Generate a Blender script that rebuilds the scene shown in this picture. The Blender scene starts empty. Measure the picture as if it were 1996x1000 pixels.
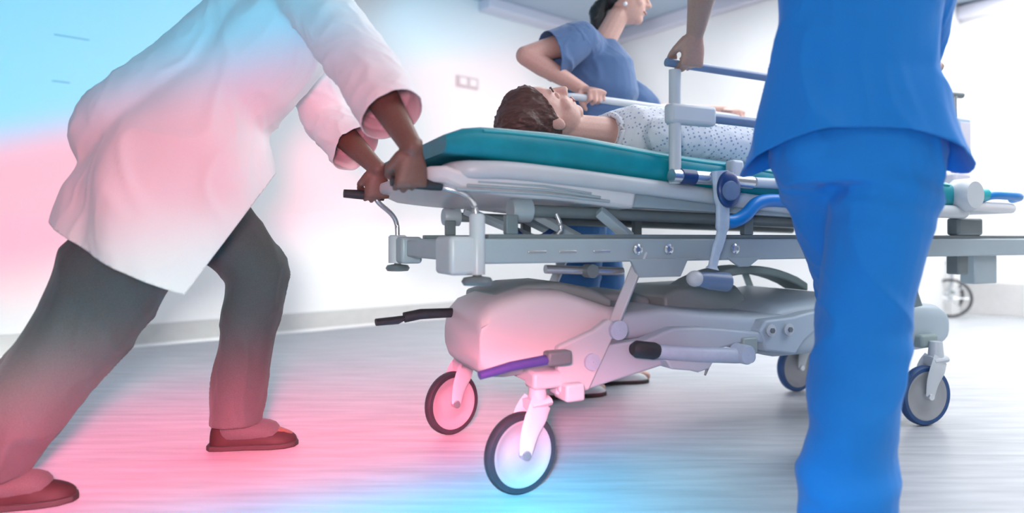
import bpy, bmesh, math, random
import numpy as np
from mathutils import Vector as V, Matrix, noise
random.seed(4)
C = bpy.context.scene.collection
S = bpy.context.scene
R = math.radians

# ------------------------------------------------------------------ camera
cam = bpy.data.objects.new('camera', bpy.data.cameras.new('camera'))
C.objects.link(cam); S.camera = cam
cam.location = (0, 0, .70); cam.rotation_euler = (R(90), 0, 0)
cam.data.sensor_width = 36; cam.data.lens = 36 * 1283 / 1996
cam.data.shift_y = -35 / 1996
cam.data.dof.use_dof = True
cam.data.dof.focus_distance = 2.15
cam.data.dof.aperture_fstop = 1.1
cam.data.clip_start = .05

# ------------------------------------------------------------------ exposure, world, lights
S.view_settings.view_transform = 'Standard'; S.view_settings.look = 'None'
S.view_settings.gamma = 1; S.view_settings.use_curve_mapping = False
S.view_settings.exposure = 0.0
w = bpy.data.worlds.new('world'); S.world = w; w.use_nodes = True
w.node_tree.nodes['Background'].inputs[0].default_value = (.95, .97, 1, 1)
w.node_tree.nodes['Background'].inputs[1].default_value = .25

def area(name, loc, size, power, color=(1, 1, 1), rot=(0, 0, 0)):
    l = bpy.data.lights.new(name, 'AREA'); l.shape = 'RECTANGLE'
    l.size, l.size_y = size; l.energy = power; l.color = color
    o = bpy.data.objects.new(name, l); C.objects.link(o)
    o.location = loc; o.rotation_euler = rot
    return o
area('ceiling_light_right', (2.6, 2.2, 2.82), (2.6, 3.0), 112, (.97, .98, 1))  # overhead area lamp on the right side of the hall
area('ceiling_light_corridor', (4.2, 4.6, 2.82), (2.6, 2.2), 115, (1, .99, .98))
area('ceiling_light_middle', (.9, 4.4, 2.82), (1.6, 1.6), 50, (1, .99, .98))
area('ceiling_light_behind', (.6, -1.6, 2.82), (2.5, 1.5), 24, (1, 1, 1))

# added spot, not a hall lamp, for a blue / pink / white / pink / blue tint
pl = bpy.data.lights.new('added_tint_spot', 'SPOT'); pl.energy = 1.0
pl.spot_size = R(145); pl.spot_blend = .3; pl.shadow_soft_size = .12
po = bpy.data.objects.new('added_tint_spot', pl); C.objects.link(po)
po.location = (-.10, -.05, .80); po.rotation_euler = (R(90), 0, 0)
pl.use_nodes = True
nt = pl.node_tree; N = nt.nodes; Lk = nt.links
em = N['Emission']
fo = N.new('ShaderNodeLightFalloff'); fo.inputs['Strength'].default_value = 30.0
tc = N.new('ShaderNodeTexCoord'); sp = N.new('ShaderNodeSeparateXYZ')
Lk.new(tc.outputs['Normal'], sp.inputs[0])
def M(op, a, b=None, c=None, clamp=False):
    n = N.new('ShaderNodeMath'); n.operation = op; n.use_clamp = clamp
    for i, x in enumerate((a, b, c)):
        if x is None: continue
        if isinstance(x, (int, float)): n.inputs[i].default_value = x
        else: Lk.new(x, n.inputs[i])
    return n.outputs[0]
az = M('ABSOLUTE', sp.outputs[2]); az = M('MAXIMUM', az, .02)
tx = M('DIVIDE', sp.outputs[0], az)          # + to the right
ty = M('DIVIDE', sp.outputs[1], az)          # + up
band = M('MULTIPLY_ADD', tx, -.20, ty)       # bands lean: climb to the right
band = M('MULTIPLY_ADD', band, .7, .5)       # to 0..1
cr = N.new('ShaderNodeValToRGB'); Lk.new(band, cr.inputs[0])
BLUE = (.02, .62, 1.0, 1); PINK = (1.0, .20, .30, 1); WHITE = (.80, .82, .80, 1)
# value of the ramp at picture slope t: .5+.7*t
stops = [(.02, BLUE), (.20, BLUE), (.255, PINK), (.375, PINK), (.425, WHITE), (.50, WHITE), (.565, PINK), (.672, PINK), (.705, BLUE), (.95, BLUE)]
el = cr.color_ramp.elements
while len(el) > 1: el.remove(el[-1])
el[0].position = stops[0][0]; el[0].color = stops[0][1]
for p_, c_ in stops[1:]:
    e_ = el.new(p_); e_.color = c_
# the tint ends to the right: plain white beam beyond
mp = N.new('ShaderNodeMapRange'); mp.interpolation_type = 'SMOOTHSTEP'
Lk.new(M('MULTIPLY_ADD', ty, .62, tx), mp.inputs['Value'])
mp.inputs['From Min'].default_value = -.28; mp.inputs['From Max'].default_value = .40
mx = N.new('ShaderNodeMix'); mx.data_type = 'RGBA'
Lk.new(mp.outputs[0], mx.inputs[0]); Lk.new(cr.outputs[0], mx.inputs[6]); mx.inputs[7].default_value = (.30, .31, .33, 1)
# boosted downwards so the added tint shows on the floor at its grazing angle
low = N.new('ShaderNodeMapRange'); low.interpolation_type = 'SMOOTHSTEP'; Lk.new(ty, low.inputs['Value'])
low.inputs['From Min'].default_value = -.17; low.inputs['From Max'].default_value = -.33; low.inputs['To Min'].default_value = 1; low.inputs['To Max'].default_value = 8.0
Lk.new(mx.outputs[2], em.inputs['Color']); inv = M('SUBTRACT', 1.0, mp.outputs[0]); lowm = M('MULTIPLY_ADD', M('SUBTRACT', low.outputs[0], 1.0), inv, 1.0)
Lk.new(M('MULTIPLY', fo.outputs['Constant'], lowm), em.inputs['Strength'])

# ------------------------------------------------------------------ materials
def mat(name, col, rough=.5, metal=0, bump=0, bscale=60, spec=.5, vary=0, sheen=0, stretch=None, coat=0):
    m = bpy.data.materials.new(name); m.use_nodes = True
    n = m.node_tree.nodes; l = m.node_tree.links; b = n['Principled BSDF']
    b.inputs['Base Color'].default_value = (*col, 1); b.inputs['Roughness'].default_value = rough
    b.inputs['Metallic'].default_value = metal; b.inputs['Specular IOR Level'].default_value = spec
    b.inputs['Sheen Weight'].default_value = sheen; b.inputs['Coat Weight'].default_value = coat
    t = n.new('ShaderNodeTexCoord'); mpn = n.new('ShaderNodeMapping'); l.new(t.outputs['Object'], mpn.inputs[0])
    if stretch: mpn.inputs['Scale'].default_value = stretch
    nz = n.new('ShaderNodeTexNoise'); nz.inputs['Scale'].default_value = bscale; nz.inputs['Detail'].default_value = 4
    l.new(mpn.outputs[0], nz.inputs['Vector'])
    if bump:
        bp = n.new('ShaderNodeBump'); bp.inputs['Strength'].default_value = bump; bp.inputs['Distance'].default_value = .004
        l.new(nz.outputs[0], bp.inputs['Height']); l.new(bp.outputs[0], b.inputs['Normal'])
    if vary:
        mr = n.new('ShaderNodeMapRange'); l.new(nz.outputs[0], mr.inputs['Value'])
        mr.inputs['From Min'].default_value = .3; mr.inputs['From Max'].default_value = .7
        mr.inputs['To Min'].default_value = 1 - vary; mr.inputs['To Max'].default_value = 1 + vary * .5
        mc = n.new('ShaderNodeMix'); mc.data_type = 'RGBA'; mc.blend_type = 'MULTIPLY'; mc.inputs[0].default_value = 1
        mc.inputs[6].default_value = (*col, 1); l.new(mr.outputs[0], mc.inputs[7]); l.new(mc.outputs[2], b.inputs['Base Color'])
    return m
m_wall = mat('white_wall_paint', (.86, .86, .855), .45, bump=.05, bscale=120, vary=.015)
m_ceil = mat('ceiling_paint', (.42, .50, .60), .7, bump=.05, vary=.03)
m_cove = mat('ceiling_cove_paint', (.66, .65, .74), .6, vary=.02)
m_skirt = mat('grey_skirting', (.55, .55, .54), .4, vary=.04, bscale=20)
m_trimw = mat('white_trim', (.9, .9, .9), .3, vary=.02)
m_gap = mat('panel_gap_grey', (.35, .38, .40), .6, vary=.05)  # grey of the thin panel joint strips
m_enamel = mat('pale_grey_enamel', (.56, .60, .64), .35, vary=.05, bscale=8)
m_enamel2 = mat('blue_grey_enamel', (.36, .43, .47), .38, vary=.06, bscale=8)
m_dark = mat('dark_grey_metal', (.16, .19, .20), .4, vary=.1, bscale=14)
m_plastic = mat('off_white_plastic', (.72, .72, .74), .38, vary=.03, bscale=6)
m_plastic2 = mat('cool_grey_plastic', (.44, .53, .60), .42, vary=.05, bscale=6)
m_green = mat('grey_green_metal', (.30, .38, .38), .45, vary=.08, bscale=6)
m_chrome = mat('brushed_steel', (.72, .74, .77), .25, .85, vary=.06, bscale=40)
m_black = mat('black_rubber', (.022, .022, .026), .6, vary=.2)
m_tyre = mat('dark_tyre_rubber', (.03, .03, .04), .55, vary=.2, bscale=30)
m_tyreb = mat('blue_black_tyre_rubber', (.02, .07, .20), .5, vary=.2, bscale=30)
m_wheel = mat('grey_wheel_plastic', (.34, .35, .37), .4, vary=.06, bscale=12)
m_navy = mat('navy_plastic', (.012, .045, .17), .35, vary=.2, bscale=18)
m_bar = mat('blue_grey_rail_coating', (.15, .22, .36), .35, vary=.1, bscale=12)
m_purple = mat('indigo_brake_bar', (.09, .06, .30), .4, vary=.1)
m_blue = mat('bright_blue_handle_plastic', (.005, .20, .58), .32, vary=.08, bscale=14)
m_teal = mat('teal_vinyl', (.0, .27, .34), .42, bump=.15, bscale=14, vary=.18)
m_tealseam = mat('teal_piping', (.03, .42, .48), .4, vary=.08)
m_scrub = mat('bright_blue_scrub_cotton', (.003, .235, .74), .8, bump=.25, bscale=420, sheen=.15, vary=.05)
m_scrub2 = mat('slate_blue_scrub_cotton', (.075, .15, .31), .8, bump=.25, bscale=420, sheen=.15, vary=.05)
m_scrub3 = mat('mid_blue_trouser_cotton', (.015, .10, .27), .8, bump=.25, bscale=420, sheen=.1, vary=.05)
m_coat = mat('white_lab_coat_cotton', (.84, .85, .86), .85, bump=.2, bscale=380, sheen=.1, vary=.02)
m_trous = mat('charcoal_trouser_wool', (.07, .07, .07), .85, bump=.3, bscale=350, vary=.2, sheen=.1)
m_skin = mat('fair_skin', (.62, .37, .31), .5, bump=.12, bscale=160, vary=.06)
m_skin2 = mat('tan_skin', (.42, .25, .20), .5, bump=.12, bscale=160, vary=.08)
m_skin3 = mat('brown_skin', (.17, .085, .06), .5, bump=.12, bscale=160, vary=.1)
m_lip = mat('lips', (.42, .15, .14), .4, vary=.05)
m_hair = mat('brown_hair', (.10, .045, .035), .5, bump=.8, bscale=90, vary=.45, stretch=(.25, 1, 1))
m_hairb = mat('black_hair', (.012, .014, .016), .45, bump=.8, bscale=90, vary=.4, stretch=(1, 1, .2))
m_white = mat('white_plastic', (.85, .85, .86), .4, vary=.03)
m_eye = mat('eye_white', (.8, .8, .78), .2, vary=.02)
m_iris = mat('iris_brown', (.06, .03, .02), .2, vary=.2)
m_shoe = mat('dark_brown_shoe_leather', (.03, .015, .014), .6, spec=.25, bump=.1, vary=.2, bscale=30)
m_sole = mat('shoe_sole', (.03, .02, .02), .7, vary=.1)
m_clog = mat('white_clog', (.75, .76, .78), .5, vary=.04)
m_glass = mat('monitor_screen_glass', (.02, .03, .05), .1, vary=.1)
m_panel = mat('pale_blue_device_plastic', (.45, .55, .68), .4, vary=.05)

m_gown = mat('white_gown_with_small_blue_dashes', (.80, .82, .86), .85)
def gown():
    n = m_gown.node_tree.nodes; l = m_gown.node_tree.links; b = n['Principled BSDF']
    t = n.new('ShaderNodeTexCoord'); mpg = n.new('ShaderNodeMapping'); mpg.inputs['Rotation'].default_value = (0, R(20), R(35))
    mpg.inputs['Scale'].default_value = (1, 1, 1)
    l.new(t.outputs['Object'], mpg.inputs[0])
    v = n.new('ShaderNodeTexVoronoi'); v.inputs['Scale'].default_value = 78; v.inputs['Randomness'].default_value = .35
    l.new(mpg.outputs[0], v.inputs['Vector'])
    r = n.new('ShaderNodeValToRGB'); r.color_ramp.elements[0].position = .24; r.color_ramp.elements[1].position = .32
    r.color_ramp.elements[0].color = (.34, .40, .56, 1); r.color_ramp.elements[1].color = (.80, .82, .86, 1)
    l.new(v.outputs['Distance'], r.inputs[0]); l.new(r.outputs[0], b.inputs['Base Color'])
gown()

m_floor = bpy.data.materials.new('glossy_grey_vinyl_floor'); m_floor.use_nodes = True
def floor_mat():
    n = m_floor.node_tree.nodes; l = m_floor.node_tree.links; b = n['Principled BSDF']
    t = n.new('ShaderNodeTexCoord'); mpf = n.new('ShaderNodeMapping')
    mpf.inputs['Rotation'].default_value = (0, 0, R(-23.5)); mpf.inputs['Scale'].default_value = (.9, 9, 1)
    l.new(t.outputs['Object'], mpf.inputs[0])
    nz = n.new('ShaderNodeTexNoise'); nz.inputs['Scale'].default_value = 3; nz.inputs['Detail'].default_value = 7
    l.new(mpf.outputs[0], nz.inputs['Vector'])
    r = n.new('ShaderNodeValToRGB'); r.color_ramp.elements[0].position = .3; r.color_ramp.elements[1].position = .7
    r.color_ramp.elements[0].color = (.37, .39, .42, 1); r.color_ramp.elements[1].color = (.55, .565, .59, 1)
    l.new(nz.outputs[0], r.inputs[0]); l.new(r.outputs[0], b.inputs['Base Color'])
    b.inputs['Roughness'].default_value = .34; b.inputs['Specular IOR Level'].default_value = .35
    bp = n.new('ShaderNodeBump'); bp.inputs['Strength'].default_value = .08; l.new(nz.outputs[0], bp.inputs['Height']); l.new(bp.outputs[0], b.inputs['Normal'])
floor_mat()

# ------------------------------------------------------------------ helpers
def tag(o, label=None, cat=None, group=None, kind=None):
    if label: o['label'] = label
    if cat: o['category'] = cat
    if group: o['group'] = group
    if kind: o['kind'] = kind
    return o
def empty(name, loc=(0, 0, 0), rz=0, parent=None):
    o = bpy.data.objects.new(name, None); C.objects.link(o); o.location = loc; o.rotation_euler = (0, 0, rz)
    o.empty_display_size = .1
    if parent: o.parent = parent
    return o
def frame(d, hint=V((0, 0, 1))):
    d = d.normalized()
    if abs(d.dot(hint)) > .97: hint = V((0, 1, 0))
    a = d.cross(hint).normalized(); b = a.cross(d).normalized()
    return a, b
class MB:
    def __init__(s): s.v = []; s.f = []
    def add(s, vs, fs):
        k = len(s.v); s.v += [tuple(x) for x in vs]; s.f += [tuple(i + k for i in f) for f in fs]; return s
    def box(s, x0, x1, y0, y1, z0, z1):
        return s.add([(x, y, z) for z in (z0, z1) for (x, y) in ((x0, y0), (x1, y0), (x1, y1), (x0, y1))],
                     [(3, 2, 1, 0), (4, 5, 6, 7), (0, 1, 5, 4), (1, 2, 6, 5), (2, 3, 7, 6), (3, 0, 4, 7)])
    def loft(s, rings):          # rings: lists of n points; capped
        n = len(rings[0]); vs = [p for r in rings for p in r]; fs = []
        for i in range(len(rings) - 1):
            for j in range(n):
                a = i * n + j; b = i * n + (j + 1) % n
                fs.append((a, b, b + n, a + n))
        fs.append(tuple(range(n - 1, -1, -1))); fs.append(tuple(range((len(rings) - 1) * n, len(rings) * n)))
        return s.add(vs, fs)
    def ring(s, c, a, b, n=16): return [V(c) + a * math.cos(2 * math.pi * k / n) + b * math.sin(2 * math.pi * k / n) for k in range(n)]
    def tube(s, pts, r, n=14, ry=None, hint=V((0, 0, 1))):
        pts = [V(p) for p in pts]; rr = r if isinstance(r, (list, tuple)) else [r] * len(pts); rings = []
        for i, p in enumerate(pts):
            d = (pts[min(i + 1, len(pts) - 1)] - pts[max(i - 1, 0)])
            a, b = frame(d, hint); k = 1 if ry is None else ry
            rings.append(s.ring(p, a * rr[i], b * rr[i] * k, n))
        return s.loft(rings)
    def caps(s, p0, r0, p1, r1, n=14, sx=1, hint=V((0, 0, 1))):   # tapered capsule with round ends, sx widens across the hint
        p0 = V(p0); p1 = V(p1); d = (p1 - p0)
        if d.length < 1e-5: d = V((0, 0, 1e-3))
        d.normalize(); a, b = frame(d, hint); rings = []
        for t in (-.96, -.8, -.5): q = math.sqrt(1 - t * t); rings.append(s.ring(p0 + d * r0 * t, a * r0 * q * sx, b * r0 * q, n))
        rings.append(s.ring(p0, a * r0 * sx, b * r0, n)); rings.append(s.ring(p1, a * r1 * sx, b * r1, n))
        for t in (.5, .8, .96): q = math.sqrt(1 - t * t); rings.append(s.ring(p1 + d * r1 * t, a * r1 * q * sx, b * r1 * q, n))
        return s.loft(rings)
    def chain(s, pts, rs, **k):
        for i in range(len(pts) - 1): s.caps(pts[i], rs[i], pts[i + 1], rs[i + 1], **k)
        return s
    def ell(s, c, ax, n=18, m=10):      # ax: three half-axis vectors
        c = V(c); X, Y, Z = [V(q) for q in ax]; rings = []
        for i in range(m):
            t = math.pi * (i + .35) / (m - .3); rings.append(s.ring(c - Z * math.cos(t), X * math.sin(t), Y * math.sin(t), n))
        return s.loft(rings)
    def prism(s, poly, y0, y1):          # polygon in x,z pushed along y
        n = len(poly); vs = [(x, y0, z) for x, z in poly] + [(x, y1, z) for x, z in poly]
        fs = [tuple(range(n)), tuple(range(2 * n - 1, n - 1, -1))] + [(i, i + n, (i + 1) % n + n, (i + 1) % n) for i in range(n)]
        return s.add(vs, fs)
    def lathe(s, prof, c, axis, n=32):   # prof: (radius, offset along axis), closed loop
        c = V(c); axis = V(axis).normalized(); a, b = frame(axis); vs = []; m = len(prof)
        for k in range(n):
            th = 2 * math.pi * k / n; e = a * math.cos(th) + b * math.sin(th)
            vs += [c + e * r + axis * h for r, h in prof]
        fs = [(k * m + i, k * m + (i + 1) % m, ((k + 1) % n) * m + (i + 1) % m, ((k + 1) % n) * m + i) for k in range(n) for i in range(m)]
        return s.add(vs, fs)
    def build(s, name, m, parent=None, smooth=True, bevel=0, seg=2, sub=0):
        me = bpy.data.meshes.new(name); me.from_pydata(s.v, [], s.f)
        bm = bmesh.new(); bm.from_mesh(me); bmesh.ops.recalc_face_normals(bm, faces=bm.faces); bm.to_mesh(me); bm.free()
        o = bpy.data.objects.new(name, me); C.objects.link(o); me.materials.append(m)
        if parent: o.parent = parent
        if bevel:
            b = o.modifiers.new('bevel', 'BEVEL'); b.width = bevel; b.segments = seg; b.limit_method = 'ANGLE'; b.angle_limit = R(40)
        if sub: q = o.modifiers.new('sub', 'SUBSURF'); q.levels = q.render_levels = sub
        if smooth:
            for p in me.polygons: p.use_smooth = True
            if not sub: me.set_sharp_from_angle(angle=R(50))
        return o
    def remesh(s, name, m, parent, voxel=.006, smooth=6, disp=None, cuts=(), solid=0, post=None):
        me = bpy.data.meshes.new('t'); me.from_pydata(s.v, [], s.f)
        bm = bmesh.new(); bm.from_mesh(me); bmesh.ops.recalc_face_normals(bm, faces=bm.faces); bm.to_mesh(me); bm.free()
        o = bpy.data.objects.new('t', me); C.objects.link(o)
        r = o.modifiers.new('r', 'REMESH'); r.mode = 'VOXEL'; r.voxel_size = voxel
        q = o.modifiers.new('s', 'SMOOTH'); q.iterations = smooth; q.factor = .5
        dg = bpy.context.evaluated_depsgraph_get(); dg.update()
        nm = bpy.data.meshes.new_from_object(o.evaluated_get(dg)); nm.name = name
        bpy.data.objects.remove(o); bpy.data.meshes.remove(me)
        if disp:
            n = len(nm.vertices); co = np.empty(n * 3); no = np.empty(n * 3)
            nm.vertices.foreach_get('co', co); nm.vertices.foreach_get('normal', no)
            co = co.reshape(-1, 3); no = no.reshape(-1, 3)
            co = disp(co, no); nm.vertices.foreach_set('co', co.ravel()); nm.update()
        if cuts:
            bm = bmesh.new(); bm.from_mesh(nm)
            for p, nn in cuts:           # everything on the side of nn goes
                bmesh.ops.bisect_plane(bm, geom=bm.verts[:] + bm.edges[:] + bm.faces[:], plane_co=p, plane_no=nn, clear_outer=True)
            bm.to_mesh(nm); bm.free()
        if post:
            n = len(nm.vertices); co = np.empty(n * 3); nm.vertices.foreach_get('co', co); nm.vertices.foreach_set('co', post(co.reshape(-1, 3)).ravel()); nm.update()
        nm.materials.clear(); nm.materials.append(m)
        for p in nm.polygons: p.use_smooth = True
        ob = bpy.data.objects.new(name, nm); C.objects.link(ob)
        if parent: ob.parent = parent
        if solid: z = ob.modifiers.new('solid', 'SOLIDIFY'); z.thickness = solid; z.offset = -1
        return ob
def vnoise(co, sc, seed=0.0):
    sc = V(sc)
    return np.array([noise.noise(V((c[0] * sc[0] + seed, c[1] * sc[1] + seed * 1.7, c[2] * sc[2] - seed))) for c in co])
def folds(amp, scale, seed=0, rot=None, fine=.35):
    def f(co, no):
        q = co if rot is None else co @ np.array(rot.to_matrix()).T
        wv = np.stack([vnoise(q, (4, 4, 4), seed + 20 + i) for i in range(3)], 1) * .10; q = q + wv
        a = vnoise(q, scale, seed); b = vnoise(q, [x * 1.9 for x in scale], seed + 9); c_ = vnoise(q, [x * .6 for x in scale], seed + 4)
        ridge = lambda n_: np.clip(1 - 3.2 * np.abs(n_), 0, 1) ** 1.6
        h = ridge(a) * np.clip(.5 + 1.5 * c_, 0, 1) * 1.0 + ridge(b) * fine * np.clip(.5 - 1.5 * c_, 0, 1) * 1.3 + .5 * c_ - .2
        return co + no * (h * amp)[:, None]
    return f

# ------------------------------------------------------------------ room shell
ZC = 2.865
LW = lambda x: (3.794 + (x + 2.952) * (7.077 - 3.794) / (1.004 + 2.952))          # y of the left wall at x
dl = V((1.004 + 2.952, 7.077 - 3.794, 0)).normalized(); nl = V((dl.y, -dl.x, 0))   # along and into the room
def wallbox(name, p0, p1, th, z0, z1, m, off=0, bevel=0, parent=None):            # upright slab from p0 to p1, room on its right
    p0 = V(p0); p1 = V(p1); d = (p1 - p0).normalized(); n = V((d.y, -d.x, 0))
    a = [p0 + n * off, p1 + n * off, p1 - n * (th - off), p0 - n * (th - off)]
    b = MB(); b.add([(*q.xy, z) for z in (z0, z1) for q in a], [(3, 2, 1, 0), (4, 5, 6, 7), (0, 1, 5, 4), (1, 2, 6, 5), (2, 3, 7, 6), (3, 0, 4, 7)])
    return b.build(name, m, parent, bevel=bevel)
st = lambda o: tag(o, kind='structure')
st(MB().box(-7, 10, -5, 14, -.1, 0).build('floor', m_floor))
A = V((1.004, 7.077, 0)); B0 = A - dl * 9.5
K = A + nl * 2.75                        # where the short wall ends and the corridor opens
K2 = K + dl * 1.85; E2 = K2 + nl * 5.5
left = wallbox('wall_left', B0, A + dl * .15, .15, 0, ZC, m_wall); st(left)
st(wallbox('wall_back', A, K, .15, 0, ZC, m_wall))
st(wallbox('wall_corridor', K, K2, .15, 0, ZC, m_wall))
st(wallbox('wall_right', K2, E2, .15, 0, ZC, m_wall))
st(MB().box(-7, 10, .2, 14, ZC, ZC + .1).build('ceiling', m_ceil))
# skirtings: grey strip with a thin white bead at the foot
def skirting(side, p0, p1, h=.145, s=True):
    st(wallbox('baseboard_' + side, p0, p1, .012, .018, h, m_skirt, .012, .003))
skirting('left', B0, A)
st(wallbox('trim_1', B0, A, .022, .0, .018, m_trimw, .022, .003))
skirting('back', A, K); skirting('right', K2, E2, .30)
# ceiling coves along the walls
st(wallbox('trim_2', K2 , E2, .10, ZC - .14, ZC - .02, m_cove, .10, .01))
st(wallbox('trim_3', A + nl * .1, K, .10, ZC - .12, ZC - .0, m_cove, .10, .01))
st(wallbox('trim_4', A - dl * 1.7, A, .16, ZC - .10, ZC, m_cove, .16, .01))
# panel joints that show on the left wall as faint lines
def joint(a, b, z0, z1, k, p=B0, d=dl):
    st(wallbox('trim_%d' % k, p + d * a, p + d * b, .004, z0, z1, m_gap, .003))
s0 = (V((-2.9, LW(-2.9), 0)) - B0).length
joint(s0 + .19, s0 + .37, 1.925, 1.930, 5); joint(s0 + .18, s0 + .27, 1.645, 1.650, 6)
joint(.25, 1.6, 1.03, 1.038, 7, K2, nl); 
joint(.92, .93, .30, 2.25, 8, K2, nl)
# light strip on the far right wall
lamp = empty('wall_light_strip', tuple(K2 + nl * .3 + V((0, 0, 2.52))), math.atan2(nl.y, nl.x))
tag(lamp, 'long thin white light strip high on the far right wall', 'light')
m_lamp = bpy.data.materials.new('lit_lamp_diffuser'); m_lamp.use_nodes = True
_b = m_lamp.node_tree.nodes['Principled BSDF']; _b.inputs['Emission Color'].default_value = (1, .98, .95, 1); _b.inputs['Emission Strength'].default_value = 2.2
MB().box(0, 2.9, -.05, -.002, -.035, .055).build('lamp_housing', m_white, lamp, bevel=.006)
MB().box(.03, 2.87, -.075, -.05, -.03, .05).build('diffuser', m_lamp, lamp, bevel=.01)
# small wall plate behind the nurse
pp = A - dl * 1.05
sw = empty('wall_switch_plate', tuple(A - dl * 1.83 + V((0, 0, 2.10))), math.atan2(dl.y, dl.x)); tag(sw, 'small grey rectangular plate on the white wall left of the nurse', 'switch')
MB().box(-.12, .12, -.015, -.001, -.05, .05).build('plate', m_skirt, sw, bevel=.004)
MB().box(-.09, -.02, -.024, -.015, -.03, .03).build('rocker', m_wall, sw, bevel=.003)
MB().box(.02, .09, -.024, -.015, -.03, .03).build('rocker', m_wall, sw, bevel=.003)

# ------------------------------------------------------------------ stretcher (x = towards the foot end, y = away, z up)
O = V((.024, 1.807, 0)); AN = R(23.5)
EU = V((math.cos(AN), math.sin(AN), 0)); EV = V((-math.sin(AN), math.cos(AN), 0))
def L2W(u, v, z): return O + EU * u + EV * v + V((0, 0, z))
T = empty('hospital_stretcher', O, AN)
tag(T, 'wheeled hospital stretcher with pale grey frame, white base covers and raised side guards', 'stretcher')
def arc(pts, n=6):                       # smooth a polyline (Catmull-Rom)
    P = [V(p) for p in pts]; P = [P[0] * 2 - P[1]] + P + [P[-1] * 2 - P[-2]]; out = []
    for i in range(1, len(P) - 2):
        for k in range(n):
            t = k / n; a, b, c, d = P[i - 1:i + 3]
            out.append(.5 * ((2 * b) + (c - a) * t + (2 * a - 5 * b + 4 * c - d) * t * t + (-a + 3 * b - 3 * c + d) * t ** 3))
    return out + [P[-2]]

# chassis
MB().box(-.13, 2.62, -.02, .02, .632, .700).build('side_rail', m_enamel2, T, bevel=.006)
MB().box(-.13, 2.62, .60, .64, .632, .700).build('side_rail', m_enamel2, T, bevel=.006)
MB().box(-.10, 2.6, -.012, .03, .700, .712).build('rail_track', m_dark, T, bevel=.002)
MB().box(-.10, 2.6, .59, .63, .700, .712).build('rail_track', m_dark, T, bevel=.002)
MB().box(-.185, -.13, .0, .62, .638, .696).build('end_bar', m_enamel2, T, bevel=.008)
MB().box(2.60, 2.66, -.02, .64, .638, .696).build('end_bar', m_enamel2, T, bevel=.008)
for u in (.45, 1.25): MB().box(u, u + .05, .02, .60, .64, .69).build('cross_bar', m_enamel2, T, bevel=.004)
MB().box(-.215, -.12, -.035, .10, .604, .706).build('corner_block', m_enamel, T, bevel=.012, seg=3)
MB().box(-.205, -.13, .52, .65, .615, .706).build('corner_block', m_enamel2, T, bevel=.012, seg=3)
for (v, u, r, zt, zb) in ((-.02, -.135, .021, .765, .605), (.62, -.192, .032, .712, .615)):
    p = MB().lathe([(0.001, zb), (r, zb), (r, zt - .006), (r * .8, zt), (0.001, zt)], (u, v, 0), (0, 0, 1), 24).build('corner_post', m_enamel, T)
    MB().lathe([(.001, zb - .03), (.036, zb - .028), (.042, zb - .018), (.036, zb - .008), (.012, zb - .004), (.012, zb), (.001, zb)], (u, v, 0), (0, 0, 1), 28).build('bumper_disc', m_dark, p)
for (u, v) in ((-.03, 0), (-.0, .62), (.30, .62), (.80, .0), (.80, .62)):
    MB().box(u - .018, u + .018, v - .012, v + .012, .712, .765 if u < .5 else .79).build('stub_post', m_dark, T, bevel=.003)
# bolts and slots of the near rail
for u in (.365, .475, .655, .730):
    o = MB().lathe([(.001, -.021), (.013, -.021), (.016, -.024), (.016, -.028), (.010, -.031), (.008, -.027), (.001, -.027)], (u, 0, .668), (0, 1, 0), 20).build('bolt', m_chrome, T)
for u in (.04, .135, .245): MB().box(u - .028, u + .028, -.0235, -.0195, .660, .667).build('slot_cover', m_chrome, T, bevel=.0015)
MB().prism([(.33, .640), (.60, .640), (.545, .632), (.52, .585), (.37, .585), (.345, .632)], -.026, -.012).build('gusset_plate', m_enamel2, T, bevel=.003)
MB().prism([(.70, .640), (.84, .640), (.81, .622), (.79, .610), (.75, .610), (.73, .622)], -.024, -.012).build('gusset_plate', m_enamel2, T, bevel=.003)
# push handles at the head end
for (v, u0, pts) in ((.62, -.19, [(-.192, .62, .70), (-.196, .62, .752), (-.215, .615, .785), (-.262, .60, .822), (-.275, .60, .845)]),
                     (-.0, -.14, [(-.137, -.02, .755), (-.142, -.015, .79), (-.165, 0, .818), (-.21, .02, .834), (-.25, .02, .842)])):
    h = MB().tube(arc(pts), .0085).build('push_handle', m_chrome, T)
    e = V(pts[-1])
    q = [e + V((.03, 0, -.002)), e, e + V((-.06, 0, .004)), e + V((-.105, .0, .006))]
    MB().tube(q, [.014, .016, .016, .014]).build('hand_grip', m_black, h)
# foot end: grey-white end piece, blue handle
FB = MB().tube(arc([(1.90, -.05, .85), (1.96, -.06, .866), (2.05, -.06, .868), (2.15, -.05, .866), (2.20, .0, .86)]), .017).build('end_handle', m_blue, T)
MB().lathe([(.001, -.04), (.05, -.04), (.062, -.02), (.062, .03), (.045, .05), (.001, .05)], (1.80, -.06, .862), (0, 1, 0), 28).build('hinge_housing', m_enamel, T)
MB().lathe([(.001, -.02), (.022, -.02), (.026, .03), (.001, .03)], (1.885, -.06, .868), (1, 0, 0), 20).build('handle_socket', m_tealseam, T)
MB().tube(arc([(1.78, -.05, .825), (1.95, -.05, .822), (2.10, -.04, .82), (2.16, .05, .82), (2.16, .55, .82), (2.10, .64, .82), (1.9, .66, .82)]), .020).build('foot_end_hoop', m_plastic, T)
MB().box(1.83, 1.98, -.02, .03, .712, .78).build('battery_box', m_dark, T, bevel=.01)
MB().box(1.86, 1.92, .0, .05, .56, .64).build('rail_bracket', m_dark, T, bevel=.006)
MB().box(1.96, 2.10, .0, .06, .52, .64).build('rail_bracket', m_enamel2, T, bevel=.006)

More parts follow.
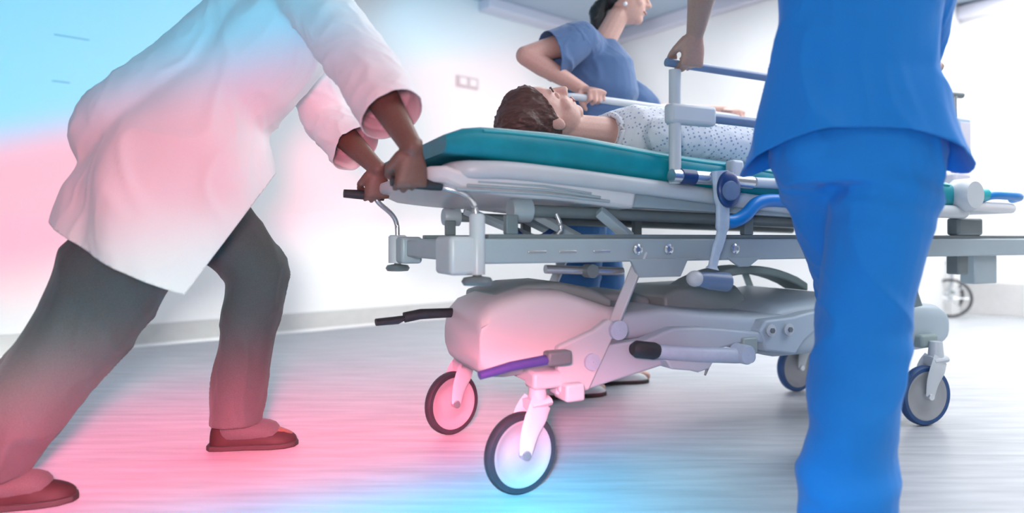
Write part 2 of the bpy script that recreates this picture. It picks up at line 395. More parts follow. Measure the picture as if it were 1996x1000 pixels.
# deck: head section tilted up 5 degrees from u=.93, flat beyond
def dz(u): return .0 if u > .98 else (.98 - u) * .088 if u > .1 else .0774 + (.1 - u) * .03
near = -.05; far = .70
for v, s in ((near, 1), (far, -1)):
    MB().tube(arc([(-.20, v + .10 * s, .79 + dz(-.2)), (-.19, v + .04 * s, .792 + dz(-.2)), (-.14, v + .004 * s, .794 + dz(-.15)), (0, v, .797 + dz(0)), (.4, v, .797 + dz(.4)), (.93, v, .800 + dz(.93)), (1.3, v, .80), (1.78, v, .80), (1.84, v + .06 * s, .80)]), .021, 16, ry=1.15).build('deck_tube', m_enamel, T)
b = MB()
n_ = 24; vv = []
for i in range(n_ + 1):
    u = -.20 + 2.04 * i / n_
    vv.append([(u, near + .02, .785 + dz(u)), (u, far - .02, .785 + dz(u)), (u, far - .02, .806 + dz(u)), (u, near + .02, .806 + dz(u))])
b.loft(vv).build('deck_board', m_plastic, T)
# moulded white underside of the head section, with ribs
b = MB(); vv = []
for i in range(15):
    u = -.27 + .62 * i / 14; t = i / 14; h = .035 + .02 * math.sin(min(1, t * 2) * math.pi / 2)
    z = .835 if u < 0 else .785 + dz(u); z = .785 + dz(u) + (.012 if i < 2 else 0); w_ = .0 if i else .05
    vv.append([(u, near + .02 + w_, z - h), (u, far - .02 - w_, z - h), (u, far - .0 - w_, z + .002), (u, near - .0 + w_, z + .002)])
b.loft(vv).build('head_section_shell', m_plastic, T, bevel=.012)
for k in range(4):
    z0 = .742 + k * .011
    MB().tube([(-.20 + .03 * k, near + .012, z0 + dz(-.15)), (.05, near + .010, z0 + dz(.05)), (.26 - .03 * k, near + .012, z0 + dz(.26))], .0042, 8).build('shell_rib', m_enamel2, T)
# sub-frame under the deck (dark grey channel and round nosed tube)
def sub(v):
    b = MB(); rr = []
    for u in (.17, .6, 1.0, 1.7): z = .794 + (.95 - u) * .034; rr.append([(u, v - .018, z - .022), (u, v + .018, z - .022), (u, v + .018, z + .026), (u, v - .018, z + .026)])
    b.loft(rr); return b
for v in (.0, .62):
    sub(v).build('sub_frame_rail', m_enamel2, T, bevel=.004)
    o = MB().tube([(.02, v + .05, .780), (.5, v + .05, .769), (1.0, v + .05, .758), (1.7, v + .05, .742)], .018, 14, ry=1.0).build('sub_frame_tube', m_dark, T)
    MB().lathe([(.001, -.01), (.03, -.01), (.034, 0), (.034, .05), (.001, .05)], (.0, v + .05, .780), (1, 0, 0), 24).build('end_plug', m_enamel2, o)
# diagonal struts between deck and chassis
for (u0, z0, u1, z1, v, w2) in ((.03, .80, .24, .700, .10, .013), (.26, .78, .37, .700, .02, .016), (.03, .80, .30, .70, .55, .013), (.26, .78, .44, .700, .58, .013)):
    MB().tube([(u0, v, z0), (u1, v, z1)], w2, 4, ry=1.3).build('diagonal_strut', m_enamel2, T, bevel=.002)
MB().tube(arc([(.12, .02, .77), (.13, .01, .73), (.115, .012, .70), (.15, .012, .69)]), .0065, 10).build('drain_tube', m_chrome, T)
MB().tube(arc([(.155, .40, .79), (.16, .40, .73), (.22, .40, .695), (.30, .40, .73), (.33, .40, .79)]), .010, 10).build('cable_loop', m_navy, T)

# guard rails: near and far
def guard(v, u0, u1, u2, zt, zm, zb, mats, slope=.0):
    g = MB().tube([(u0, v, zb), (u0, v, zt - .02)], .019, 14, ry=.8).build('side_guard', mats[2], T)
    MB().tube([(u0 + (u1 - u0) * i / 8 - .03, v, zt - slope * (u1 - u0) * i / 8) for i in range(9)], .0125).build('top_rail', mats[0], g)
    MB().tube([(u0 + .02, v, zm), (u1, v, zm - slope * (u1 - u0))], .0150).build('middle_rail', mats[1], g)
    MB().tube(arc([(u1 - .02, v, zt - slope * (u1 - u0)), (u1 + .05, v, zt - .03), (u1 + .07, v, zm), (u1 + .07, v, zb + .01)]), .0135).build('end_post', mats[2], g)
    MB().box(u0 - .028, u0 + .14, v - .020, v + .020, zm - .030, zm + .030).build('rail_sleeve', m_enamel, g, bevel=.012, seg=3)
    return g
guard(-.075, .460, 1.10, 0, 1.212, 1.064, .86, (m_bar, m_bar, m_enamel), .02)
g2_ = MB().tube([(1.05, .70, .84), (1.05, .70, 1.235)], .014).build('side_guard', m_enamel, T)
MB().tube(arc([(.50, .70, .84), (.50, .70, 1.15), (.515, .70, 1.245), (.56, .70, 1.275), (1.0, .70, 1.262), (1.5, .70, 1.250), (1.62, .70, 1.24), (1.67, .70, 1.17), (1.67, .70, .84)]), .0150).build('top_rail', m_enamel, g2_)
MB().tube([(.50, .70, 1.09), (1.05, .70, 1.09), (1.67, .70, 1.09)], .011).build('middle_rail', m_enamel, g2_)
# guard fittings on the near side
MB().tube([(.44, -.085, .882), (.56, -.085, .880), (.74, -.085, .872)], .020, 14).build('guard_slide_bar', m_chrome, T)
MB().tube([(.75, -.085, .873), (1.12, -.085, .870)], .0165, 14).build('guard_slide_bar', m_enamel, T)
MB().box(.655, .70, -.10, -.06, .862, .938).build('guard_clamp', m_enamel, T, bevel=.01, seg=3)
MB().tube([(.470, -.085, .8815), (.520, -.085, .880)], .0225, 16).build('guard_collar', m_navy, T)
d = MB().ell((.615, -.125, .845), ((.043, 0, 0), (0, 0, .055), (0, .016, 0)), 28, 12).build('release_disc', m_navy, T)
MB().lathe([(.001, -.022), (.026, -.020), (.030, -.012), (.030, 0), (.001, 0)], (.612, -.125, .840), (0, 1, 0), 24).build('disc_cap', m_bar, d)
a_ = MB().tube(arc([(.600, -.105, .90), (.606, -.108, .80), (.604, -.108, .72), (.585, -.105, .66), (.575, -.10, .61)]), [.030] * 6 + [.024] * 6 + [.018] * 6 + [.016] * 6 + [.024], 12, ry=.55, hint=V((0, 1, 0))).build('release_arm', m_panel, T)
MB().tube([(.500, -.10, .582), (.535, -.10, .580), (.56, -.10, .577), (.63, -.10, .570)], [.014, .022, .026, .029], 16).build('release_knob', m_navy if False else m_bar, a_)
MB().ell((.512, -.10, .583), ((.026, 0, 0), (0, .024, 0), (0, 0, .024))).build('knob_cap', m_enamel, a_)
MB().tube(arc([(.615, -.09, .752), (.66, -.095, .752), (.70, -.10, .770), (.745, -.10, .806), (.80, -.10, .818), (.90, -.10, .815), (1.02, -.095, .808), (1.10, -.07, .80)]), .0205, 16).build('pull_handle', m_blue, T)

# lift legs
for (v, u0, u1) in ((-.0, .40, .29), (.60, .47, .36)):
    MB().tube([(u0, v, .66), (u1, v, .43)], .021, 4, ry=1.2, hint=V((0, 1, 0))).build('lift_leg', m_enamel, T, bevel=.004)
for (v, u0, u1) in ((-.0, 1.52, 1.62), (.60, 1.30, 1.40)):
    MB().tube([(u0, v, .66), (u1, v, .45)], .019, 4, ry=1.2, hint=V((0, 1, 0))).build('lift_leg', m_green, T, bevel=.004)
MB().tube([(.10, .05, .612), (.36, .05, .600)], .013).build('hydraulic_rod', m_chrome, T)
MB().lathe([(.001, -.02), (.020, -.02), (.020, .02), (.001, .02)], (.235, .03, .605), (0, 1, 0), 20).build('pivot_bolt', m_dark, T)

# base: moulded covers, beams, pedals
def hump(pts, v0, v1, name, m, rnd=.05, n=7):
    """side outline [(u, z_bottom, z_top)], rounded across v"""
    b = MB(); rr = []
    for (u, zb, zt) in pts:
        ring = []
        k = 5; h = min(rnd, (zt - zb) * .45)
        for (cx, cz, a0) in ((v1 - h, zt - h, 0), (v0 + h, zt - h, 90), (v0 + h, zb + h, 180), (v1 - h, zb + h, 270)):
            for i in range(k): th = R(a0 + 90 * i / (k - 1)); ring.append((u, cx + h * math.cos(th), cz + h * math.sin(th)))
        rr.append(ring)
    return b.loft(rr).build(name, m, T, bevel=.008)
hump([(-.105, .36, .44), (-.098, .335, .485), (-.07, .31, .515), (-.02, .305, .533), (.06, .31, .552), (.16, .315, .548), (.24, .33, .522), (.33, .34, .492), (.40, .35, .48)], .04, .36, 'base_cover', m_plastic, .045)
MB().box(.03, .11, .03, .60, .295, .345).build('cross_beam', m_enamel, T, bevel=.01)
MB().box(.02, .40, .56, .61, .30, .42).build('far_beam', m_plastic2, T, bevel=.012)
hump([(-.02, .50, .535), (.08, .52, .562), (.20, .52, .566), (.30, .50, .548), (.38, .48, .51)], .14, .40, 'top_cover', m_green, .02)
hump([(.34, .39, .475), (.50, .40, .486), (.66, .395, .466), (.84, .36, .448), (1.0, .34, .442)], .02, .58, 'base_cover', m_plastic2, .03)
hump([(.42, .43, .512), (.58, .43, .512), (.64, .43, .49)], .30, .58, 'top_cover', m_green, .02)
hump([(.66, .43, .50), (.72, .43, .525), (.98, .43, .53), (1.02, .43, .49)], .24, .56, 'top_cover', m_green, .02)
hump([(.95, .30, .44), (1.0, .29, .47), (1.3, .29, .50), (1.55, .28, .46), (1.72, .265, .445), (1.83, .27, .44), (1.87, .29, .42)], .04, .58, 'base_cover', m_plastic2, .05)
b = MB(); rr = []
for i in range(13):
    t = i / 12; u = .80 + .60 * t; z = .505 + .075 * math.sin(t * math.pi) ** .8
    rr.append([(u, .30, z - .016), (u, .42, z - .016), (u, .42, z + .016), (u, .30, z + .016)])
b.loft(rr).build('arched_cover', m_green, T, bevel=.006)
MB().prism([(.86, .335), (.99, .315), (1.03, .36), (1.10, .40), (1.16, .46), (1.05, .452), (.98, .44), (.86, .435), (.835, .40), (.85, .37)], -.022, .03).build('pivot_plate', m_plastic2, T, bevel=.008, seg=3)
for u, z in ((.873, .403), (.950, .402)):
    o = MB().lathe([(.001, -.024), (.016, -.024), (.020, -.028), (.020, -.034), (.001, -.036)], (u, 0, z), (0, 1, 0), 24).build('pivot_bolt', m_enamel, T)
    MB().lathe([(.001, -.034), (.009, -.034), (.009, -.041), (.001, -.041)], (u, 0, z), (0, 1, 0), 6).build('bolt_head', m_dark, o)
# near side lower link beam
MB().prism([(.10, .262), (.16, .262), (.60, .345), (.80, .37), (.86, .36), (.86, .395), (.62, .425), (.50, .43), (.40, .40), (.20, .39), (.12, .37)], -.018, .03).build('link_beam', m_plastic2, T, bevel=.008, seg=3)
MB().prism([(.105, .27), (.20, .27), (.30, .45), (.265, .47), (.215, .44), (.10, .40)], -.03, .0).build('caster_bracket', m_enamel, T, bevel=.008, seg=3)
MB().lathe([(.001, -.03), (.028, -.03), (.028, -.044), (.001, -.046)], (.29, 0, .437), (0, 1, 0), 24).build('pivot_cap', m_panel, T)
MB().lathe([(.001, -.03), (.024, -.03), (.024, -.040), (.001, -.042)], (.205, 0, .352), (0, 1, 0), 24).build('pivot_cap', m_panel, T)
gs = MB().tube([(.40, -.055, .372), (.55, -.055, .352), (.70, -.055, .338), (.765, -.055, .332)], [.021, .023, .024, .022], 18).build('hydraulic_cylinder', m_panel, T)
MB().tube([(.325, -.055, .383), (.34, -.055, .382), (.40, -.055, .373), (.415, -.055, .371)], [.016, .025, .025, .02], 18).build('cylinder_sleeve', m_black, gs)
MB().lathe([(.001, -.035), (.027, -.035), (.030, -.03), (.030, .02), (.001, .02)], (.725, -.055, .343), (0, 1, 0), 24).build('cylinder_knuckle', m_panel, gs)
MB().prism([(.44, .345), (.62, .33), (.60, .305), (.56, .297), (.53, .305), (.46, .315)], -.06, .0).build('valve_block', m_plastic2, T, bevel=.006)
MB().tube([(.605, -.05, .318), (.59, -.05, .285)], [.006, .003], 8).build('valve_lever', m_dark, T)
MB().box(.76, .82, -.03, .02, .33, .385).build('link_block', m_green, T, bevel=.006)
# pedals at the head end
p = MB().tube([(-.06, .30, .470), (-.20, .30, .470), (-.25, .30, .462)], [.014, .016, .016], 12).build('foot_pedal', m_black, T)
MB().tube([(-.245, .30, .462), (-.27, .30, .455), (-.335, .30, .452)], [.012, .020, .018], 14, ry=.6).build('pedal_pad', m_black, p)
bb = MB().tube([(-.14, -.05, .345), (-.05, -.05, .362), (.06, -.05, .372)], [.014, .016, .018], 12, ry=.8).build('brake_bar', m_purple, T)
MB().box(.05, .125, -.07, -.03, .355, .395).build('brake_pad', m_dark, bb, bevel=.008)
MB().box(.11, .17, -.06, .02, .25, .30).build('caster_mount', m_enamel, T, bevel=.008)

# casters
def caster(u, v, yaw, tyre=m_tyre, r=.112):
    """fork part with tyre, disc and cap under it; the wheel stands on the floor at (u, v)"""
    y = R(yaw); ax = V((-math.sin(y), math.cos(y), 0)); fw = V((math.cos(y), math.sin(y), 0)); c = V((u, v, r))
    b = MB(); piv = c + fw * .055 + V((0, 0, .165))
    for s in (-1, 1):
        pts = [c + ax * s * .026, c + ax * s * .027 + fw * .012 + V((0, 0, .055)), c + ax * s * .028 + fw * .035 + V((0, 0, .105)), piv + ax * s * .020 + V((0, 0, -.03))]
        b.tube(arc(pts, 4), [.020 + .016 * min(1, k / 7) for k in range(13)], 10, ry=.16, hint=ax)
    b.tube([piv - fw * .035 + V((0, 0, -.035)), piv + fw * .03 + V((0, 0, -.030))], .033, 12, ry=.5)
    b.tube([piv + V((0, 0, -.03)), piv + V((0, 0, .035))], [.028, .022], 14)
    o = b.build('caster', m_enamel, T)
    MB().lathe([(r - .020, -.015), (r - .006, -.016), (r - .001, -.009), (r, 0), (r - .001, .009), (r - .006, .016), (r - .020, .015)], c, ax, 44).build('tyre', tyre, o)
    MB().lathe([(.001, -.010), (.030, -.014), (.045, -.008), (.078, -.008), (.084, -.014), (r - .019, -.014), (r - .019, .014), (.084, .014), (.078, .008), (.045, .008), (.030, .014), (.001, .010)], c, ax, 44).build('wheel_disc', m_wheel, o)
    MB().lathe([(.001, -.034), (.012, -.034), (.014, -.030), (.014, .030), (.012, .034), (.001, .034)], c, ax, 18).build('axle', m_chrome, o)
    return o
caster(0, 0, 8); caster(-.0, .60, 18); caster(1.66, 0, -8, m_tyreb); caster(1.66, .60, 0, m_tyreb)
for u, v in ((.06, .0), (.06, .60), (1.70, .04), (1.70, .60)):
    MB().box(u - .035, u + .06, v - .03, v + .035, .285, .335).build('caster_housing', m_enamel if u < 1 else m_green, T, bevel=.01)

# ------------------------------------------------------------------ mattress
MT = empty('stretcher_mattress', O, AN)
tag(MT, 'teal vinyl mattress lying on the stretcher under the patient', 'mattress')
b = MB(); rr = []
n_ = 40
for i in range(n_ + 1):
    u = -.235 + 2.06 * i / n_; e = min(1, (i + .4) / 3.2, (n_ - i + .4) / 3.2); e = math.sqrt(1 - (1 - e) ** 2)
    zb = .812 + dz(u); th = .102 * (.35 + .65 * e) if i < 8 else .104 * (.5 + .5 * e); zt = zb + th + .004 * math.sin(u * 9)
    if i < 6: zb += .020 * (1 - i / 6)
    ring = []; h = (zt - zb) * .42; v0, v1 = -.055 + .012 * math.sin(u * 7), .70
    for (cx, cz, a0) in ((v1 - h, zt - h, 0), (v0 + h, zt - h, 90), (v0 + h, zb + h, 180), (v1 - h, zb + h, 270)):
        for q in range(6): tt = R(a0 + 90 * q / 5); ring.append((u, cx + h * math.cos(tt), cz + h * math.sin(tt)))
    rr.append(ring)
mo = b.loft(rr).build('mattress_pad', m_teal, MT)
def seam(k, zo): return [(p_[0] , rr_[k][1] - .001, rr_[k][2]) for rr_ in rr[2:-2] for p_ in (rr_[k],)]
MB().tube(seam(9, 0), .004, 8).build('piping', m_tealseam, MT)

# ------------------------------------------------------------------ people toolkit
def head(b, c, f, u, s=1.0, mouth=True):
    """skull, jaw, nose, brow, cheeks, ears; c centre of head, f facing, u up"""
    f = f.normalized(); u = (u - f * u.dot(f)).normalized(); r = f.cross(u)
    P = lambda x, y, z: c + (r * x + f * y + u * z) * s
    b.ell(P(0, -.012, .028), (r * .076 * s, f * .097 * s, u * .092 * s), 22, 14)
    b.ell(P(0, .020, -.035), (r * .060 * s, f * .070 * s, u * .078 * s), 20, 12)
    b.ell(P(0, .058, -.088), (r * .028 * s, f * .026 * s, u * .024 * s))
    b.ell(P(0, .062, .035), (r * .052 * s, f * .022 * s, u * .014 * s))
    for k in (-1, 1):
        b.ell(P(.036 * k, .052, -.025), (r * .024 * s, f * .024 * s, u * .024 * s))
        b.ell(P(.077 * k, -.012, -.008), (r * .009 * s, f * .020 * s, u * .031 * s), 14, 8)
    b.caps(P(0, .083, .018), .0085 * s, P(0, .105, -.022), .0125 * s)
    for k in (-1, 1): b.ell(P(.011 * k, .094, -.026), (r * .008 * s, f * .011 * s, u * .008 * s))
    b.ell(P(0, .082, -.052), (r * .024 * s, f * .010 * s, u * .007 * s)); b.ell(P(0, .079, -.066), (r * .021 * s, f * .010 * s, u * .007 * s))
    return P, r, f, u
def face_bits(P, r, f, u, par, s=1.0, brow=None, lid=None):
    for k in (-1, 1):
        MB().ell(P(.031 * k, .067, .008), (r * .0135 * s, f * .0125 * s, u * .0115 * s)).build('eyelid' if lid else 'eye', lid or m_eye, par)
        if not lid: MB().ell(P(.031 * k, .0755, .008), (r * .0055 * s, f * .0045 * s, u * .0055 * s)).build('iris', m_iris, par)
        MB().tube([P(.014 * k, .086, .030), P(.032 * k, .084, .036), P(.050 * k, .072, .031)], .0028, 8, ry=1).build('eyebrow', brow or m_hairb, par)
    MB().tube([P(-.024, .084, -.058), P(0, .0925, -.056), P(.024, .084, -.058)], [.003, .0065, .003], 10, ry=.9).build('lips', m_lip, par)
def hand(b, W, d, p, tside=1, curl=(55, 85, 60), s=1.0, tcurl=1.0):
    """palm, four fingers of unequal length and a thumb; W wrist, d towards knuckles, p the way the palm faces"""
    d = d.normalized(); p = (p - d * p.dot(d)).normalized(); q = d.cross(p)
    rot = lambda a: d * math.cos(a) + p * math.sin(a)
    b.loft([b.ring(W - d * .02 * s, q * .026 * s, p * .020 * s, 16), b.ring(W + d * .01 * s, q * .028 * s, p * .018 * s, 16), b.ring(W + d * .045 * s, q * .039 * s, p * .017 * s, 16),
            b.ring(W + d * .085 * s, q * .042 * s, p * .014 * s, 16), b.ring(W + d * .096 * s, q * .040 * s, p * .010 * s, 16)])
    for k, (o, L, rr_) in enumerate(((-.0310, .070, .0088), (-.0103, .080, .0092), (.0103, .075, .0090), (.0305, .060, .0080))):
        o *= tside * -1 * -1
        a = 0; pt = W + d * (.088 - .004 * abs(k - 1)) * s + q * o * s * (1 if tside > 0 else 1); pts = [W + d * .05 * s + q * o * s * .9, pt]; rs = [rr_ * s, rr_ * s * 1.06]
        for j, (fr, cu) in enumerate(zip((.46, .30, .24), curl)):
            a += R(cu + (k * 3)); pt = pt + rot(a) * L * fr * s + q * o * .04; pts.append(pt); rs.append(rr_ * s * (1 - .09 * (j + 1)))
        b.chain(pts, rs, n=10)
    t0 = W + d * .022 * s + q * -.028 * tside * s + p * .004; t1 = W + d * .050 * s + q * -.050 * tside * s + p * .016 * tcurl * s
    t2 = t1 + (d * .55 + p * .85 * tcurl + q * .12 * tside).normalized() * .034 * s; t3 = t2 + (d * .35 + p * .8 * tcurl + q * .55 * tside).normalized() * .027 * s
    b.chain([t0, t1, t2, t3], [.015 * s, .0120 * s, .0105 * s, .0085 * s], n=10)
def grip(B, axis, d, p, rb=.015):
    """wrist position that puts a closed hand round a bar through B"""
    d = (d - axis * d.dot(axis)).normalized(); p = (p - d * p.dot(d)).normalized()
    return B - d * .088 - p * (rb + .013), d, p
def limb(b, pts, rs, n=16): b.chain([V(p_) for p_ in pts], rs, n=n)
def arm(b, sh, el, wr, k=1.0, s=1.0):
    sh, el, wr = V(sh), V(el), V(wr)
    b.chain([sh, sh.lerp(el, .35), el], [.055 * k, .050 * k, .040 * k], n=16)
    b.chain([el, el.lerp(wr, .28), el.lerp(wr, .7), wr], [.041 * k, .044 * k, .033 * k, .026 * k], n=16)
def leg(b, hp, kn, an, toe, k=1.0):
    hp, kn, an, toe = V(hp), V(kn), V(an), V(toe)
    b.chain([hp, hp.lerp(kn, .5), kn], [.088 * k, .076 * k, .056 * k], n=18)
    b.chain([kn, kn.lerp(an, .3), an], [.054 * k, .056 * k, .036 * k], n=18)
    heel = an + (an - kn).normalized() * .04
    b.chain([an, heel, heel.lerp(toe, .6), toe], [.036, .034, .032, .022], n=14)
def torso(b, pts, f0, n=24):
    """pts: (centre, half width, half depth); f0 facing"""
    pts = [(V(c), w_, d_) for c, w_, d_ in pts]; rr_ = []
    for i, (c, w_, d_) in enumerate(pts):
        ax = (pts[min(i + 1, len(pts) - 1)][0] - pts[max(i - 1, 0)][0]).normalized()
        r = f0.cross(ax).normalized(); f = ax.cross(r).normalized()
        rr_.append([c + r * w_ * math.copysign(abs(math.cos(t)) ** .85, math.cos(t)) + f * d_ * math.copysign(abs(math.sin(t)) ** .85, math.sin(t)) for t in [2 * math.pi * k / n for k in range(n)]])
    return b.loft(rr_)
def shoe(par, an, toe, m, label=None, up=V((0, 0, 1)), heel_dz=0):
    an, toe = V(an), V(toe); d = (toe - an); d = (d - up * d.dot(up)).normalized(); r = d.cross(up)
    base = an - up * (an.z if up.z > .99 else .085)
    def ring(t, w_, h, z0=.0): c = base + d * t + up * (z0 + .012); return [c + r * w_ * math.cos(k * math.pi / 8) + up * (h * max(0, math.sin(k * math.pi / 8)) + (.0 if math.sin(k * math.pi / 8) >= 0 else 0)) for k in range(16)]
    b = MB(); b.loft([ring(-.075, .016, .05), ring(-.065, .032, .075), ring(-.03, .037, .095), ring(.02, .038, .092), ring(.07, .043, .070), ring(.12, .047, .055), ring(.165, .042, .044), ring(.195, .024, .030), ring(.203, .010, .015)])
    o = b.build('shoe', m, par, sub=1)
    b = MB(); poly = [(-.082, .018), (-.07, .036), (-.03, .041), (.04, .041), (.12, .050), (.17, .045), (.20, .026), (.208, .0)]
    vs = [base + d * t + r * w_ for t, w_ in poly] + [base + d * t - r * w_ for t, w_ in reversed(poly[:-1])]
    k = len(vs); b.add([v_ + up * .001 for v_ in vs] + [v_ + up * .018 for v_ in vs], [tuple(range(k)), tuple(range(2 * k - 1, k - 1, -1))] + [(i, (i + 1) % k, (i + 1) % k + k, i + k) for i in range(k)])
    b.build('sole', m_sole, o, bevel=.003)
    return o

# ------------------------------------------------------------------ nurse on the right, seen from behind
def near_nurse():
    base = V((.86, 1.60, 0)); Pn = empty('person', base)
    tag(Pn, 'person in bright blue scrubs seen from behind, left hand on the near side guard', 'person')
    W = lambda x, y, z: V((x, y, z)) - base
    f = V((.38, .92, 0)).normalized(); r = V((f.y, -f.x, 0))
    pel = W(.835, 1.62, .96)
    hipL, hipR = pel - r * .085 + V((0, 0, -.04)), pel + r * .085 + V((0, 0, -.04))
    kL, aL, tL = W(.98, 1.92, .53), W(1.03, 2.06, .10), W(1.10, 2.22, .03)
    kR, aR, tR = W(.845, 1.60, .49), W(.785, 1.54, .095), W(.85, 1.72, .03)
    shL, shR = W(.70, 1.66, 1.43), W(.975, 1.54, 1.43); neck = W(.86, 1.61, 1.50); hc = W(.885, 1.66, 1.68)
    elL = W(.515, 1.73, 1.43); Bh = W(0, 0, 0) + L2W(.50, -.075, 1.212)
    wL, dL, pL = grip(Bh, EU, V((.1, .25, -1)), EV, .013)
    elR = W(1.03, 1.70, 1.18); wR = W(1.20, 1.88, 1.185)
    b = MB()
    torso(b, [(pel + V((0, 0, -.10)), .13, .10), (pel, .165, .115), (pel + V((0, 0, .14)), .135, .10), (W(.845, 1.61, 1.28), .155, .11), (W(.85, 1.605, 1.42), .165, .10), (W(.85, 1.605, 1.48), .07, .06)], f)
    b.caps(neck - V((0, 0, .04)), .058, neck + V((.01, .02, .09)), .052)
    arm(b, shL, elL, wL); arm(b, shR, elR, wR)
    hand(b, wL, dL, pL, 1, (60, 85, 62)); hand(b, wR, V((.25, .9, -.15)), V((0, .1, -1)), -1, (35, 50, 40))
    leg(b, hipL, kL, aL, tL); leg(b, hipR, kR, aR, tR)
    Pf = head(b, hc, f, V((0, 0, 1)))
    b.remesh('body', m_skin2, Pn, .0045, 5)
    face_bits(*Pf, Pn)
    Pp = Pf[0]; h = MB(); h.ell(Pp(0, -.022, .035), (Pf[1] * .087, Pf[2] * .102, Pf[3] * .098), 22, 14); h.ell(Pp(0, -.10, .03), (Pf[1] * .045, Pf[2] * .04, Pf[3] * .045))
    h.remesh('hair', m_hairb, Pn, .006, 4, folds(.004, (60, 60, 15)), cuts=[(Pp(0, .055, .04), (Pf[2] * 1 - Pf[3] * .75).normalized()), (Pp(0, -.05, -.03), (Pf[2] * .6 - Pf[3] * 1).normalized())])
    # tunic
    b = MB()
    hem = .915
    torso(b, [(pel + r * .0 + V((.0, 0, -.16)), .262, .175), (pel + V((0, 0, -.06)), .232, .160), (pel + V((0, 0, .03)), .205, .148), (pel + V((0, 0, .14)), .183, .133), (W(.845, 1.61, 1.22), .176, .128), (W(.848, 1.605, 1.34), .185, .13), (W(.85, 1.605, 1.44), .185, .115), (W(.855, 1.608, 1.49), .10, .075)], f, 28)
    b.chain([shL - (elL - shL) * .1, shL.lerp(elL, .75)], [.078, .070]); b.chain([shR - (elR - shR) * .1 - V((0, 0, .0)), shR.lerp(elR, .80) + V((.01, 0, 0)), shR.lerp(elR, 1.02)+ V((.01, 0, 0))], [.078, .074, .07])
    def dsp(co, no):
        co = folds(.013, (7, 7, 2.2), 3, fine=.25)(co, no)
        # lower back hollow and hem ripple
        z = co[:, 2]; rip = np.clip((1.10 - z) / .25, 0, 1) ** 1.5
        ang = np.arctan2(co[:, 1] - pel.y, co[:, 0] - pel.x)
        co = co + no * (rip * .010 * np.sin(ang * 5 + 1.0))[:, None] * np.array([1, 1, 0])
        return co
    def hemdrop(co):
        k = np.clip((1.16 - co[:, 2]) / .25, 0, 1) ** 1.6; x_ = ((co - np.array(pel)) @ np.array(r)) / .24
        d_ = ((co - np.array(pel)) @ np.array(f))
        co[:, 2] += k * (.022 - .085 * np.clip(np.abs(x_), 0, 1) ** 2.4)
        co += np.outer(k * .035 * x_ * np.abs(x_), np.array(r)); return co
    tun = b.remesh('tunic', m_scrub, Pn, .008, 6, dsp, cuts=[(pel + V((0, 0, hem - .96)), V((-.06, -.10, -1)).normalized()), (W(.86, 1.61, 1.485), V((0, .2, 1)).normalized())], solid=.003, post=hemdrop)
    # hem stitching band, part of the tunic
    # trousers
    b = MB()
    torso(b, [(pel + V((0, 0, .06)), .165, .118), (pel, .178, .128), (pel + V((0, 0, -.08)), .180, .132), (pel + V((0, 0, -.13)), .16, .12)], f, 28)
    bk = -f
    b.ell(hipR + bk * .045 + V((0, 0, .00)), (r * .090, f * .085, V((0, 0, .105)))); b.ell(hipL + bk * .045 + V((0, 0, .00)), (r * .088, f * .085, V((0, 0, .105))))
    b.chain([hipR, hipR.lerp(kR, .5), kR, kR.lerp(aR, .5), aR + V((0, 0, -.01))], [.122, .114, .100, .098, .106], n=22)
    b.chain([hipL, hipL.lerp(kL, .5), kL, kL.lerp(aL, .5), aL], [.112, .092, .074, .074, .078], n=22)
    def dsp2(co, no):
        z = co[:, 2]
        co = folds(.011, (6, 6, 2.6), 6, fine=.3)(co, no)
        k = np.clip((.62 - z) / .3, 0, 1)
        co = co + no * (k * .012 * vnoise(co, (7, 7, 17), 2))[:, None]
        # creases running down and out from the crotch
        kz = np.exp(-((z - .80) / .07) ** 2)
        co = co + no * (kz * .004 * np.sin((z + .35 * co[:, 0]) * 85))[:, None]
        return co
    b.remesh('trousers', m_scrub, Pn, .007, 5, dsp2, cuts=[(pel + V((0, 0, .07)), V((0, 0, 1))), (W(0, 0, .035), V((0, 0, -1)))], solid=.003)
    MB().tube([pel + V((0, 0, .06)) + r * .16 * math.cos(t) + f * .112 * math.sin(t) for t in [k * math.pi / 12 for k in range(25)]], .008, 8).build('drawstring', m_scrub, Pn)
    shoe(Pn, aR, tR, m_clog); shoe(Pn, aL, tL, m_clog)
near_nurse()

